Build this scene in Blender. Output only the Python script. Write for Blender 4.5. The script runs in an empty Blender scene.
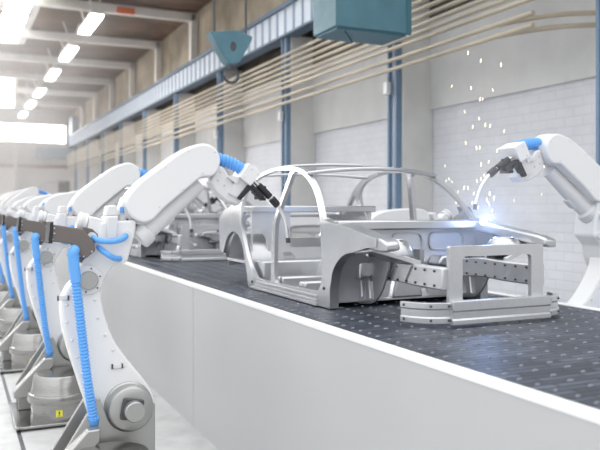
import bpy, bmesh, math, random
from mathutils import Vector, Matrix
from mathutils.geometry import tessellate_polygon
random.seed(7)
PI = math.pi
SC = bpy.context.scene
COL = SC.collection

# ------------------------------------------------------------------ materials
def newmat(name):
    m = bpy.data.materials.new(name); m.use_nodes = True
    nt = m.node_tree
    return m, nt, nt.nodes['Principled BSDF']

def solid(name, col, rough=0.5, metal=0.0, noise=0.0, nscale=8.0, bump=0.0, spec=0.5, stretch=(1, 1, 1)):
    m, nt, b = newmat(name)
    b.inputs['Base Color'].default_value = (*col, 1)
    b.inputs['Roughness'].default_value = rough
    b.inputs['Metallic'].default_value = metal
    b.inputs['Specular IOR Level'].default_value = spec
    if noise or bump:
        tc = nt.nodes.new('ShaderNodeTexCoord')
        mp = nt.nodes.new('ShaderNodeMapping'); mp.inputs['Scale'].default_value = stretch
        nz = nt.nodes.new('ShaderNodeTexNoise'); nz.inputs['Scale'].default_value = nscale
        nz.inputs['Detail'].default_value = 5
        nt.links.new(tc.outputs['Object'], mp.inputs[0]); nt.links.new(mp.outputs[0], nz.inputs['Vector'])
        if noise:
            cr = nt.nodes.new('ShaderNodeValToRGB')
            cr.color_ramp.elements[0].position = 0.3; cr.color_ramp.elements[1].position = 0.7
            cr.color_ramp.elements[0].color = (*[c * (1 - noise) for c in col], 1)
            cr.color_ramp.elements[1].color = (*[min(1, c * (1 + noise)) for c in col], 1)
            nt.links.new(nz.outputs['Fac'], cr.inputs[0]); nt.links.new(cr.outputs[0], b.inputs['Base Color'])
        if bump:
            bp = nt.nodes.new('ShaderNodeBump'); bp.inputs['Strength'].default_value = bump
            bp.inputs['Distance'].default_value = 0.02
            nt.links.new(nz.outputs['Fac'], bp.inputs['Height']); nt.links.new(bp.outputs[0], b.inputs['Normal'])
    return m

def glow(name, col, strength):
    m, nt, b = newmat(name)
    b.inputs['Base Color'].default_value = (*col, 1)
    b.inputs['Emission Color'].default_value = (*col, 1)
    b.inputs['Emission Strength'].default_value = strength
    return m

def brick_mat(name, c1, c2, mortar, bw, bh, msize, axes='YZ', rough=0.8, bump=0.4, noise=0.1):
    m, nt, b = newmat(name)
    tc = nt.nodes.new('ShaderNodeTexCoord'); sp = nt.nodes.new('ShaderNodeSeparateXYZ'); cb = nt.nodes.new('ShaderNodeCombineXYZ')
    nt.links.new(tc.outputs['Object'], sp.inputs[0])
    nt.links.new(sp.outputs[axes[0]], cb.inputs['X']); nt.links.new(sp.outputs[axes[1]], cb.inputs['Y'])
    br = nt.nodes.new('ShaderNodeTexBrick')
    br.inputs['Scale'].default_value = 1.0; br.inputs['Brick Width'].default_value = bw; br.inputs['Row Height'].default_value = bh
    br.inputs['Mortar Size'].default_value = msize; br.inputs['Mortar Smooth'].default_value = 0.3
    br.inputs['Color1'].default_value = (*c1, 1); br.inputs['Color2'].default_value = (*c2, 1); br.inputs['Mortar'].default_value = (*mortar, 1)
    nt.links.new(cb.outputs[0], br.inputs['Vector'])
    nz = nt.nodes.new('ShaderNodeTexNoise'); nz.inputs['Scale'].default_value = 1.5; nz.inputs['Detail'].default_value = 6
    nt.links.new(tc.outputs['Object'], nz.inputs['Vector'])
    mr = nt.nodes.new('ShaderNodeMapRange'); mr.inputs['To Min'].default_value = 1 - noise; mr.inputs['To Max'].default_value = 1 + noise
    nt.links.new(nz.outputs['Fac'], mr.inputs['Value'])
    mx = nt.nodes.new('ShaderNodeVectorMath'); mx.operation = 'SCALE'
    nt.links.new(br.outputs['Color'], mx.inputs[0]); nt.links.new(mr.outputs[0], mx.inputs['Scale'])
    nt.links.new(mx.outputs[0], b.inputs['Base Color'])
    b.inputs['Roughness'].default_value = rough
    bp = nt.nodes.new('ShaderNodeBump'); bp.inputs['Strength'].default_value = bump; bp.inputs['Distance'].default_value = 0.01
    iv = nt.nodes.new('ShaderNodeMath'); iv.operation = 'SUBTRACT'; iv.inputs[0].default_value = 1
    nt.links.new(br.outputs['Fac'], iv.inputs[1]); nt.links.new(iv.outputs[0], bp.inputs['Height'])
    nt.links.new(bp.outputs[0], b.inputs['Normal'])
    return m

M = {}
M['white'] = solid('robot white enamel', (0.78, 0.78, 0.785), 0.32)
M['white2'] = solid('robot grey white casting', (0.70, 0.70, 0.71), 0.38)
M['blue'] = solid('blue hose rubber', (0.13, 0.39, 0.84), 0.42)
M['brown'] = solid('dark umber plate', (0.15, 0.13, 0.12), 0.45)
M['black'] = solid('black rubber', (0.018, 0.018, 0.022), 0.45)
M['steel'] = solid('brushed base steel', (0.37, 0.365, 0.355), 0.24, 1.0, 0.06, 14, 0.03, stretch=(1, 1, 8))
M['steel2'] = solid('satin bracket steel', (0.44, 0.44, 0.43), 0.36, 0.75)
M['body'] = solid('bare body sheet metal', (0.55, 0.555, 0.57), 0.31, 0.95, 0.05, 5, 0.02)
M['body2'] = solid('bare body inner sheet', (0.66, 0.665, 0.685), 0.36, 0.7, 0.05, 5, 0.02)
M['alu'] = solid('extruded aluminium', (0.62, 0.625, 0.64), 0.34, 0.72, 0.03, 20, 0.0)
M['bolt'] = solid('dark bolt steel', (0.10, 0.10, 0.11), 0.4, 0.6)
M['chrome'] = solid('polished tube', (0.78, 0.78, 0.8), 0.15, 1.0)
M['yellow'] = solid('yellow label', (0.85, 0.78, 0.06), 0.5)
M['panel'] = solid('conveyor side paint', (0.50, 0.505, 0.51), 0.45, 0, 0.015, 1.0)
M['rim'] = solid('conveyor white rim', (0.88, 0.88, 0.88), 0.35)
M['lug'] = solid('belt lug', (0.25, 0.27, 0.31), 0.35)
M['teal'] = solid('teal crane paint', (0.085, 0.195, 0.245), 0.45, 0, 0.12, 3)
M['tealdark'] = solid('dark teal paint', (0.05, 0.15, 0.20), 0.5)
M['colblue'] = solid('column blue paint', (0.16, 0.245, 0.36), 0.45, 0, 0.1, 2)
M['collit'] = solid('column lit web tone', (0.52, 0.57, 0.64), 0.5, 0, 0.06, 2)  # light falling on the column web, put into a paler colour
M['girder'] = solid('girder web paint', (0.66, 0.71, 0.78), 0.5, 0, 0.06, 1)
M['girdrib'] = solid('girder rib paint', (0.36, 0.43, 0.52), 0.5)
M['girdblue'] = solid('girder flange paint', (0.10, 0.15, 0.22), 0.5, 0, 0.1, 2)
M['pipe'] = solid('cream pipe paint', (0.52, 0.455, 0.355), 0.45, 0, 0.22, 2, stretch=(1, 0.2, 1))
M['plaster'] = solid('smooth wall plaster', (0.68, 0.675, 0.67), 0.8, 0, 0.07, 1.2, 0.1)
M['fin'] = solid('pilaster concrete', (0.68, 0.67, 0.65), 0.8, 0, 0.07, 1.5, 0.1)
M['tan'] = solid('stained upper concrete', (0.33, 0.28, 0.215), 0.85, 0, 0.30, 0.9, 0.2)
M['ceil'] = solid('brown roof deck', (0.16, 0.105, 0.078), 0.85, 0, 0.45, 0.7, 0.1)
M['beam'] = solid('white beam paint', (0.74, 0.71, 0.68), 0.5, 0, 0.05, 2)
M['floor'] = solid('pale screed', (0.50, 0.50, 0.495), 0.40, 0, 0.14, 3.5, 0.08)
M['endwall'] = solid('pale end wall', (0.66, 0.62, 0.60), 0.8, 0, 0.10, 0.7)
M['rust'] = solid('red brown steel', (0.30, 0.17, 0.14), 0.6, 0, 0.1, 2)
M['girdshade'] = solid('painted girder shade', (0.10, 0.085, 0.07), 0.8, 0, 0.2, 2)  # shade below the girder, put into a dark brown colour
M['dark'] = solid('dark opening', (0.05, 0.045, 0.045), 0.7)
M['greyblue'] = solid('grey blue box paint', (0.36, 0.41, 0.47), 0.5)
M['brick'] = brick_mat('white painted brick', (0.74, 0.75, 0.79), (0.715, 0.725, 0.765), (0.68, 0.69, 0.73), 0.42, 0.17, 0.016, 'YZ', bump=0.5, noise=0.12)
M['lamp'] = glow('lamp diffuser', (1.0, 0.98, 0.95), 14)
M['sky'] = glow('daylight glazing and fill panels', (1.0, 0.985, 0.965), 13)
M['spark'] = glow('hot spark', (1.0, 0.83, 0.50), 2.6)
M['arc'] = glow('welding arc', (0.55, 0.70, 1.0), 20)
M['orange'] = solid('orange paint', (0.75, 0.16, 0.04), 0.5)

def belt_mat():
    m = brick_mat('slate belt modules', (0.026, 0.033, 0.050), (0.090, 0.105, 0.140), (0.008, 0.009, 0.013), 0.30, 0.065, 0.010, 'XY', rough=0.42, bump=1.0, noise=0.5)
    return m
M['belt'] = belt_mat()

# ------------------------------------------------------------------ mesh helpers
def ident(p): return p

KIDS = {}
class MB:
    def __init__(self):
        self.v = []; self.f = []; self.mi = []; self.cur = 0; self.xf = ident
    def add(self, vs, fs):
        o = len(self.v)
        self.v += [self.xf(tuple(p)) for p in vs]
        for f in fs:
            self.f.append([o + i for i in f]); self.mi.append(self.cur)
        return self
    def box(self, a, b):
        x0, y0, z0 = a; x1, y1, z1 = b
        return self.add([(x0, y0, z0), (x1, y0, z0), (x1, y1, z0), (x0, y1, z0), (x0, y0, z1), (x1, y0, z1), (x1, y1, z1), (x0, y1, z1)],
                        [(0, 3, 2, 1), (4, 5, 6, 7), (0, 1, 5, 4), (1, 2, 6, 5), (2, 3, 7, 6), (3, 0, 4, 7)])
    def hexa(self, p):          # 8 free corners, bottom loop then top loop
        return self.add(p, [(0, 3, 2, 1), (4, 5, 6, 7), (0, 1, 5, 4), (1, 2, 6, 5), (2, 3, 7, 6), (3, 0, 4, 7)])
    def bar(self, p, q, w, h, up=(0, 0, 1)):   # rectangular bar from p to q
        p = Vector(p); q = Vector(q); d = (q - p).normalized(); u = Vector(up)
        s = d.cross(u)
        if s.length < 1e-4: s = d.cross(Vector((1, 0, 0)))
        s.normalize(); u = s.cross(d)
        c = []
        for e in (p, q):
            for a, b in ((-1, -1), (1, -1), (1, 1), (-1, 1)):
                c.append(e + s * (a * w / 2) + u * (b * h / 2))
        return self.add(c, [(0, 3, 2, 1), (4, 5, 6, 7), (0, 1, 5, 4), (1, 2, 6, 5), (2, 3, 7, 6), (3, 0, 4, 7)])
    def lathe(self, prof, origin, axis=(0, 0, 1), seg=32):   # prof: (radius, height along axis)
        o = Vector(origin); a = Vector(axis).normalized()
        t = Vector((1, 0, 0)) if abs(a.x) < .9 else Vector((0, 1, 0))
        s = a.cross(t).normalized(); t = s.cross(a)
        vs = []; fs = []
        for r, h in prof:
            for k in range(seg):
                an = 2 * PI * k / seg
                vs.append(o + a * h + s * (math.cos(an) * r) + t * (math.sin(an) * r))
        n = len(prof)
        for i in range(n - 1):
            for k in range(seg):
                k2 = (k + 1) % seg
                fs.append((i * seg + k, i * seg + k2, (i + 1) * seg + k2, (i + 1) * seg + k))
        fs.append(tuple(range(seg))[::-1]); fs.append(tuple((n - 1) * seg + k for k in range(seg)))
        return self.add(vs, fs)
    def cyl(self, p, q, r, r2=None, seg=20):
        p = Vector(p); q = Vector(q)
        return self.lathe([(r, 0), (r if r2 is None else r2, (q - p).length)], p, q - p, seg)
    def sweep(self, path, rad, seg=12):     # rad: number or list
        P = [Vector(p) for p in path]; n = len(P)
        R = rad if isinstance(rad, (list, tuple)) else [rad] * n
        vs = []; fs = []; prev = None
        for i in range(n):
            d = (P[min(i + 1, n - 1)] - P[max(i - 1, 0)]).normalized()
            if prev is None:
                s = d.cross(Vector((0.13, 0.9, 0.31))).normalized()
            else:
                s = (prev - d * prev.dot(d)).normalized()
            prev = s; t = d.cross(s)
            for k in range(seg):
                an = 2 * PI * k / seg
                vs.append(P[i] + s * (math.cos(an) * R[i]) + t * (math.sin(an) * R[i]))
        for i in range(n - 1):
            for k in range(seg):
                k2 = (k + 1) % seg
                fs.append((i * seg + k, i * seg + k2, (i + 1) * seg + k2, (i + 1) * seg + k))
        fs.append(tuple(range(seg))[::-1]); fs.append(tuple((n - 1) * seg + k for k in range(seg)))
        return self.add(vs, fs)
    def ribbon(self, path, w, h, up=(0, 0, 1)):  # rectangular section along a path
        P = [Vector(p) for p in path]; n = len(P); vs = []; fs = []
        for i in range(n):
            d = (P[min(i + 1, n - 1)] - P[max(i - 1, 0)]).normalized()
            s = d.cross(Vector(up)).normalized(); u = s.cross(d)
            for a, b in ((-1, -1), (1, -1), (1, 1), (-1, 1)):
                vs.append(P[i] + s * (a * w / 2) + u * (b * h / 2))
        for i in range(n - 1):
            for k in range(4):
                k2 = (k + 1) % 4
                fs.append((i * 4 + k, i * 4 + k2, (i + 1) * 4 + k2, (i + 1) * 4 + k))
        fs.append((3, 2, 1, 0)); fs.append(tuple((n - 1) * 4 + k for k in range(4)))
        return self.add(vs, fs)
    def plate(self, outer, holes, t0, t1, mp):   # 2-D outline with holes given a thickness
        loops = [outer] + list(holes)
        tri = tessellate_polygon([[Vector((a, b, 0)) for a, b in lp] for lp in loops])
        flat = [p for lp in loops for p in lp]; n = len(flat)
        vs = [mp(a, b, t0) for a, b in flat] + [mp(a, b, t1) for a, b in flat]
        if holes:
            fs = [tuple(t) for t in tri] + [(t[2] + n, t[1] + n, t[0] + n) for t in tri]
        else:
            fs = [tuple(range(n)), tuple(range(2 * n - 1, n - 1, -1))]
        o = 0
        for lp in loops:
            k = len(lp)
            for i in range(k):
                j = (i + 1) % k
                fs.append((o + i, o + j, o + j + n, o + i + n))
            o += k
        return self.add(vs, fs)
    def ball(self, c, r, seg=10, rings=6, sc=(1, 1, 1)):
        vs = []; fs = []
        for i in range(rings + 1):
            th = PI * i / rings
            for k in range(seg):
                an = 2 * PI * k / seg
                vs.append((c[0] + sc[0] * r * math.sin(th) * math.cos(an), c[1] + sc[1] * r * math.sin(th) * math.sin(an), c[2] + sc[2] * r * math.cos(th)))
        for i in range(rings):
            for k in range(seg):
                k2 = (k + 1) % seg
                fs.append((i * seg + k, i * seg + k2, (i + 1) * seg + k2, (i + 1) * seg + k))
        return self.add(vs, fs)
    def build(self, name, mats, parent=None, bevel=0.0, bseg=2, sharp=38):
        me = bpy.data.meshes.new(name)
        me.from_pydata([tuple(p) for p in self.v], [], self.f)
        mats = mats if isinstance(mats, (list, tuple)) else [mats]
        for m in mats: me.materials.append(m)
        for p, mi in zip(me.polygons, self.mi): p.material_index = mi
        bm = bmesh.new(); bm.from_mesh(me)
        bmesh.ops.remove_doubles(bm, verts=bm.verts, dist=1e-5)
        bmesh.ops.dissolve_degenerate(bm, edges=bm.edges, dist=1e-5)
        bmesh.ops.recalc_face_normals(bm, faces=bm.faces)
        bm.to_mesh(me); bm.free()
        me.polygons.foreach_set('use_smooth', [True] * len(me.polygons))
        me.set_sharp_from_angle(angle=math.radians(sharp))
        o = bpy.data.objects.new(name, me); COL.objects.link(o)
        if parent is not None: o.parent = parent; KIDS.setdefault(parent, []).append(o)
        if bevel:
            b = o.modifiers.new('edge rounding', 'BEVEL'); b.width = bevel; b.segments = bseg
            b.limit_method = 'ANGLE'; b.angle_limit = math.radians(sharp); b.harden_normals = False
        return o

def rnd(pts, r, n=4):            # polygon with rounded corners
    out = []; k = len(pts)
    for i in range(k):
        p = Vector(pts[i]); a = Vector(pts[i - 1]); b = Vector(pts[(i + 1) % k])
        da = a - p; db = b - p; rr = min(r, da.length * .48, db.length * .48)
        q0 = p + da.normalized() * rr; q1 = p + db.normalized() * rr
        for j in range(n + 1):
            t = j / n
            out.append(tuple(q0 * (1 - t) ** 2 + p * (2 * t * (1 - t)) + q1 * t ** 2))
    return out

def cat(pts, n=5, closed=False):  # Catmull-Rom resampling, any dimension
    P = [Vector(p) for p in pts]; k = len(P); out = []
    for i in range(k if closed else k - 1):
        p1 = P[i]; p2 = P[(i + 1) % k]
        p0 = P[i - 1] if (closed or i) else p1 * 2 - p2
        p3 = P[(i + 2) % k] if (closed or i + 2 < k) else p2 * 2 - p1
        for j in range(n):
            t = j / n
            out.append(tuple(.5 * ((2 * p1) + (p2 - p0) * t + (2 * p0 - 5 * p1 + 4 * p2 - p3) * t * t + (3 * p1 - p0 - 3 * p2 + p3) * t ** 3)))
    if not closed: out.append(tuple(P[-1]))
    return out

def tag(o, label=None, cat_=None, group=None, kind=None):
    if label: o['label'] = label
    if cat_: o['category'] = cat_
    if group: o['group'] = group
    if kind: o['kind'] = kind
    return o

def empty(name, loc=(0, 0, 0)):
    o = bpy.data.objects.new(name, None); o.location = loc; o.empty_display_size = .2
    COL.objects.link(o); return o

SMALL = ('rivet', 'bolt', 'screw', 'plug')
def copy_tree(o, parent=None, small=True):   # a thing with its parts and sub-parts; small=False drops bolts too tiny to show
    c = o.copy(); COL.objects.link(c)
    if parent is not None: c.parent = parent
    for ch in KIDS.get(o, ()):
        if small or not any(w in ch.name for w in SMALL): copy_tree(ch, c, small)
    return c

def dots(name, pts, r, mat, parent, xf=None, sc=(1, 1, 1)):    # each bolt or rivet its own object, one shared mesh
    me = None
    for p in pts:
        p = tuple(xf(p)) if xf else tuple(p)
        if me is None:
            q = MB(); q.ball((0, 0, 0), r, 8, 4, sc); o = q.build(name, mat, parent); me = o.data
        else:
            o = bpy.data.objects.new(name, me); COL.objects.link(o); o.parent = parent; KIDS.setdefault(parent, []).append(o)
        o.location = p

def struct(o): o['kind'] = 'structure'; return o
def XZ(y_first): return lambda a, b, t: (a, t, b)

ORD = ['nearest', 'second nearest', 'third nearest', 'fourth nearest', 'fifth nearest', 'sixth nearest', 'seventh nearest', 'eighth nearest', 'ninth nearest', 'tenth nearest']

# ------------------------------------------------------------------ the hall
b = MB(); b.box((-14, -6, -0.1), (9.8, 66, 0)); struct(b.build('floor', M['floor']))
b = MB(); b.box((9.8, 2, 0), (10.2, 66, 4.69)); struct(b.build('wall_right', M['brick']))
b = MB(); b.box((9.72, 2, 4.69), (10.2, 66, 7.9)); struct(b.build('wall_right_upper', M['plaster']))
b = MB(); b.box((9.70, 2, 6.75), (9.74, 66, 7.9)); struct(b.build('wall_right_shade', M['girdshade']))  # thin dark sheet standing in for the shadow under the girder
b = MB(); b.box((9.3, 2, 7.9), (10.2, 66, 10.9)); struct(b.build('wall_right_top', M['tan']))
b = MB(); b.box((-14, 66, 0), (10.2, 66.4, 13)); struct(b.build('wall_end', M['endwall']))
b = MB(); b.box((-14, 22, 10.7), (9.3, 66, 10.95)); struct(b.build('ceiling', M['ceil']))

for k in range(10):
    Y = 8.28 + 6.03 * k
    b = MB(); b.box((9.0, Y - .22, 0), (9.8, Y + .30, 7.55)); struct(b.build('pilaster', M['fin'], bevel=.02))
    c = empty('steel_column', (8.99, Y, 0))
    tag(c, 'blue steel column with web painted as lit, %s along the right wall' % ORD[k], 'column', 'blue steel columns along the right wall')
    for s in (-1, 1):
        q = MB(); q.box((-.14, s * .15 - .03, 0), (0, s * .15 + .03, 7.5)); q.build('flange', M['colblue'], c)
    q = MB(); q.box((-.06, -.125, 0), (0, .125, 7.5)); q.build('web', M['collit'], c)
    if k in (1, 2, 3):
        j = MB(); j.box((-.06, -.08, -.14), (.06, .08, .14)); j = j.build('junction_box', M['rim'], None, .02)
        j.location = (8.79, Y + .1, {1: 5.15, 2: 5.2, 3: 5.2}[k])
        tag(j, 'small white junction box on the %s blue column' % ORD[k], 'box', 'junction boxes on the blue columns')

# crane runway girder: one welded beam with stiffeners
g = MB(); g.box((8.86, 2, 7.55), (8.94, 65.95, 8.37))
g.cur = 1
for k in range(107):
    Y = 2.2 + .6 * k; g.box((8.81, Y - .03, 7.55), (8.87, Y + .03, 8.37))
g.cur = 2
g.box((8.76, 2, 7.50), (9.2, 65.95, 7.56)); g.box((8.76, 2, 8.36), (9.2, 65.95, 8.42)); g.box((8.82, 2, 8.42), (8.98, 65.95, 8.52))
tag(g.build('crane_runway_girder', [M['girder'], M['girdrib'], M['girdblue']]), 'long pale blue ribbed crane girder running along the right wall', 'girder')

# pipes in front of the columns
NP = 9; nth = ['lowest', 'second from the bottom', 'third from the bottom', 'fourth from the bottom', 'fifth from the bottom', 'fifth from the top', 'third from the top', 'second from the top', 'topmost']
nth[5] = 'fourth from the top'
pz = [5.46, 5.66, 5.90, 6.04, 6.18, 6.34, 6.50, 6.66, 6.82]
for k in range(NP):
    z = pz[k]; q = MB()
    if k < 2:
        q.sweep(cat([(9.72, 9.0, z + .0), (9.5, 9.05, z), (8.95, 9.5, z), (8.60, 10.4, z), (8.56, 12, z), (8.56, 40, z), (8.56, 65, z)], 6), .042, 10)
    else:
        q.cyl((8.56, 3.0, z), (8.56, 65, z), .042, seg=10)
    tag(q.build('wall_pipe', M['pipe']), 'cream painted pipe along the right wall, %s of the bundle' % nth[k], 'pipe', 'cream pipes along the right wall')

# roof frames: cross beam + wall post + bracing
for k in range(6):
    Y = 30.45 + 5.95 * k
    r = empty('roof_frame', (9.1, Y, 8.4))
    tag(r, 'white roof beam on a wall post, %s of the row in view' % ORD[k], 'beam', 'white roof frames under the dark ceiling')
    q = MB(); q.box((-23, -.15, 1.85), (.1, .15, 2.22)); q.build('cross_beam', M['beam'], r, .04)
    q = MB(); q.box((-.14, -.15, 0), (.18, .15, 2.22)); q.build('wall_post', M['beam'], r, .03)
    for s in (-1, 1):
        q = MB(); q.bar((-5.6 + s * .0, 0, 1.9), (-5.6 + s * 1.3, 1.4, 2.28), .10, .10); q.build('brace', M['beam'], r)

LY = [29.5, 35.6, 41.7, 48.4, 54.3, 60.5]
for k, Y in enumerate(LY):
    r = empty('ceiling_lamp', (4.755, Y, 9.5))
    tag(r, 'long white strip lamp hung from the roof, %s of the row' % ORD[k], 'lamp', 'strip lamps hung in a row under the roof')
    q = MB(); q.box((-.24, -1.6, .04), (.24, 1.6, .16)); q.build('lamp_housing', M['beam'], r, .02)
    q = MB(); q.box((-.22, -1.55, -.06), (.22, 1.55, .04)); q.build('diffuser', M['lamp'], r, .02)
    for s in (-1, 1):
        for e in (-1, 1):
            q = MB(); q.bar((0, s * 1.0, .16), (e * .35, s * 1.0, 1.2), .07, .07); q.build('hanger', M['beam'], r)

# skylights, clerestory, end window, added fill panels
def grid_window(name, x0, x1, y0, y1, z, nx, ny, gap):
    q = MB(); fx = (x1 - x0) / nx; fy = (y1 - y0) / ny
    for i in range(nx):
        for j in range(ny):
            q.box((x0 + i * fx + gap, y0 + j * fy + gap, z - .03), (x0 + (i + 1) * fx - gap, y0 + (j + 1) * fy - gap, z + .02))
    w = struct(q.build(name, M['sky']))
    q = MB()
    for i in range(nx + 1): q.box((x0 + i * fx - gap, y0, z - .06), (x0 + i * fx + gap, y1, z + .03))
    for j in range(ny + 1): q.box((x0, y0 + j * fy - gap, z - .06), (x1, y0 + j * fy + gap, z + .03))
    q.build('window_frame', M['beam'], w)
grid_window('window_1', -5.0, 3.0, 27.0, 39.6, 10.64, 6, 6, .17)
for n_, ya in ((4, 24.0), (5, 38.0), (6, 52.0)): grid_window('window_%d' % n_, -13.0, -5.6, ya, ya + 12, 10.64, 4, 5, .12)  # added glowing roof panels out of view, put in to brighten the hall
q = MB(); q.box((-6, 50.0, 8.7), (3.4, 50.1, 10.55)); w = struct(q.build('window_2', M['sky']))
q = MB(); q.box((3.4, 49.9, 8.6), (3.6, 50.2, 10.65)); q.box((-6, 49.9, 8.55), (3.6, 50.2, 8.7)); q.build('window_frame', M['beam'], w)
q = MB(); q.box((-8, 65.9, 7.9), (8.55, 66.0, 9.35)); w = struct(q.build('window_3', M['sky']))
q = MB(); q.box((-8, 65.8, 7.78), (8.7, 66, 7.9)); q.box((-8, 65.8, 9.35), (8.7, 66, 9.47)); q.box((8.55, 65.8, 7.78), (8.7, 66, 9.47)); q.build('window_frame', M['beam'], w)

# end wall steelwork
q = MB(); q.box((6.2, 65.2, 6.55), (8.9, 65.98, 7.45)); tag(q.build('crane_end_beam', M['greyblue'], None, .03), 'grey blue steel beam on the end wall under the long window', 'beam')
q = MB(); q.box((8.75, 63.4, 8.55), (9.28, 65.2, 9.9)); tag(q.build('control_cabinet', M['greyblue'], None, .03), 'grey blue cabinet on the far end of the crane girder', 'cabinet')
q = MB(); q.cyl((-2, 65.85, 5.9), (8.8, 65.85, 5.9), .13, seg=10); tag(q.build('wall_pipe', M['rust']), 'red brown pipe running across the pale end wall', 'pipe')
q = MB(); q.box((4.45, 65.6, 0), (4.75, 65.98, 7.9)); tag(q.build('wall_stanchion', M['beam']), 'pale steel stanchion against the end wall below the window', 'stanchion')
q = MB(); q.box((8.0, 65.9, 2.2), (8.9, 66.0, 4.7)); struct(q.build('door_1', M['dark']))
s_ = empty('steel_staircase', (5.0, 63.2, 0))
tag(s_, 'grey steel staircase with handrail rising along the end wall', 'staircase')
q = MB(); q.bar((-1.5, 0, .1), (1.6, 0, 3.4), .1, .3); q.bar((-1.5, 1.0, .1), (1.6, 1.0, 3.4), .1, .3); q.build('stringer', M['greyblue'], s_)
q = MB()
for k in range(14): q.box((-1.5 + 3.1 * k / 13 - .12, 0, .1 + 3.3 * k / 13), (-1.5 + 3.1 * k / 13 + .12, 1.0, .14 + 3.3 * k / 13))
q.build('step', M['greyblue'], s_)
q = MB(); q.bar((-1.5, 0, 1.2), (1.6, 0, 4.5), .07, .07); q.bar((1.6, 0, 4.5), (3.2, 0, 4.5), .07, .07)
for k in range(5): q.bar((-1.5 + 3.1 * k / 4, 0, .1 + 3.3 * k / 4), (-1.5 + 3.1 * k / 4, 0, 1.2 + 3.3 * k / 4), .05, .05)
q.build('handrail', M['greyblue'], s_)
q = MB(); q.box((1.5, 0, 3.3), (3.2, 1.0, 3.45)); q.box((3.0, .05, 0), (3.15, .2, 3.3)); q.box((1.6, .05, 0), (1.75, .2, 3.3)); q.build('landing', M['greyblue'], s_)

# overhead crane hoist and hook block, hung from a bridge beam on the runway girder
hc = empty('overhead_crane', (6.9, 12.4, 5.7))
tag(hc, 'teal steel box of the overhead crane hanging before the pipes', 'crane')
q = MB(); q.box((-.70, -.5, 0.04), (.84, .45, 1.55)); q.build('hoist_box', M['teal'], hc, .02)
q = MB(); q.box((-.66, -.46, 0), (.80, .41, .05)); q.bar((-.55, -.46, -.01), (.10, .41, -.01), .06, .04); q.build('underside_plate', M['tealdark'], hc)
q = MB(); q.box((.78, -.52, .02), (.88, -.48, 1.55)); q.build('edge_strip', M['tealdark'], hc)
for x in (-.5, .6):
    q = MB(); q.box((x - .06, -.1, 1.55), (x + .06, .1, 2.83)); q.build('hanger', M['teal'], hc)
q = MB(); q.box((-9.5, -.25, 2.83), (2.1, .25, 3.3)); q.build('bridge_beam', M['teal'], hc)
hk = empty('hook_block', (4.37, 12.4, 5.14))
tag(hk, 'teal trapezoid crane hook block hanging on two cables', 'hook block')
q = MB()
hb = [(-.40, .36), (-.33, .36), (.02, .42), (.10, .42), (.37, .34), (.36, .27), (.14, -.12), (.05, -.16), (-.06, -.16), (-.12, -.10)]
hole = [(.02 + .055 * math.cos(a * PI / 6), .13 + .085 * math.sin(a * PI / 6)) for a in range(12)]
q.plate(hb, [hole], -.14, .14, XZ(0)); q.build('block_plate', M['teal'], hk, .012)
q = MB(); q.cyl((.02, -.12, .13), (.02, .12, .13), .10, seg=14); q.build('sheave', M['bolt'], hk)
q = MB(); q.sweep([(.02, 0, -.14), (.02, 0, -.22)] + [(.02 + .13 * math.sin(a), 0, -.34 + .13 * math.cos(a)) for a in [i * 4.6 / 14 for i in range(15)]], [.03] * 12 + [.028, .025, .022, .018, .012], 10); q.build('hook', M['bolt'], hk)
for x in (-.28, .30):
    q = MB(); q.cyl((x, 0, .36), (x, 0, 3.385), .022, seg=8); q.build('cable', M['bolt'], hk)

# small orange sign at the top edge, fixed below the nearest roof beam
q = MB(); q.box((-.35, -.05, -.12), (.35, .05, .12)); o = q.build('beam_sign', M['orange'], None, .01); o.location = (6.25, 30.2, 10.72 - .36)
tag(o, 'small orange box on the nearest white roof beam', 'box')

b = MB(); b.box((.63, 4, 0), (.67, 40, .006)); struct(b.build('trim_1', M['bolt']))
# ------------------------------------------------------------------ conveyor
BX0, BX1, BZ = 2.48, 5.14, 1.6
cv = empty('conveyor', ((BX0 + BX1) / 2, 0, 0))
tag(cv, 'long raised conveyor with dark slatted belt and pale side panels', 'conveyor')
hw = (BX1 - BX0) / 2
y0, y1 = -1.0, 60.0
joints = [y0, 8.29, 17.6, 26.9, 36.2, 45.5, y1]
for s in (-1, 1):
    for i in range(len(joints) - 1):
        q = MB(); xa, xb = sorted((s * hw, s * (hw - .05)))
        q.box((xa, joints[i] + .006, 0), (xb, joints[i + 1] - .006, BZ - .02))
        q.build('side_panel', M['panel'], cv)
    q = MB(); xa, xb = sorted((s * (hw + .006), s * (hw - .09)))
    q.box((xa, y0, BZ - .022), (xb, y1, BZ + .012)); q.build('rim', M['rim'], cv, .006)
q = MB(); q.box((-hw + .09, y0, BZ - .08), (hw - .09, y1, BZ))
q.build('belt', M['belt'], cv)
lg = MB(); random.seed(3)
for i in range(260):
    Y = 0.6 + .13 * i
    for j in range(11):
        X = -hw + .2 + .225 * j + random.uniform(-.012, .012)
        if X > hw - .14: continue
        w = .010 + random.random() * .014
        lg.hexa([(X - w, Y - .006, BZ), (X + w, Y - .006, BZ), (X + w, Y + .006, BZ), (X - w, Y + .006, BZ),
                 (X - w * .7, Y - .004, BZ + .008), (X + w * .7, Y - .004, BZ + .008), (X + w * .7, Y + .004, BZ + .008), (X - w * .7, Y + .004, BZ + .008)])
lg = lg.build('belt_lug', M['lug'], cv); lg['kind'] = 'stuff'

# ------------------------------------------------------------------ car body shell
XC, YC = 3.84, 4.58
HWD = 0.86                       # half width at the sill
car = empty('car_body', (XC, YC, BZ))
def tumble(z): return 0.0 if z < .74 else (z - .74) * .27
def side_map(s):
    return lambda a, bz, t: (s * (HWD - t * (1.0 if a < 1.47 and bz < .79 else .5) - tumble(bz)), a, bz)

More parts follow.
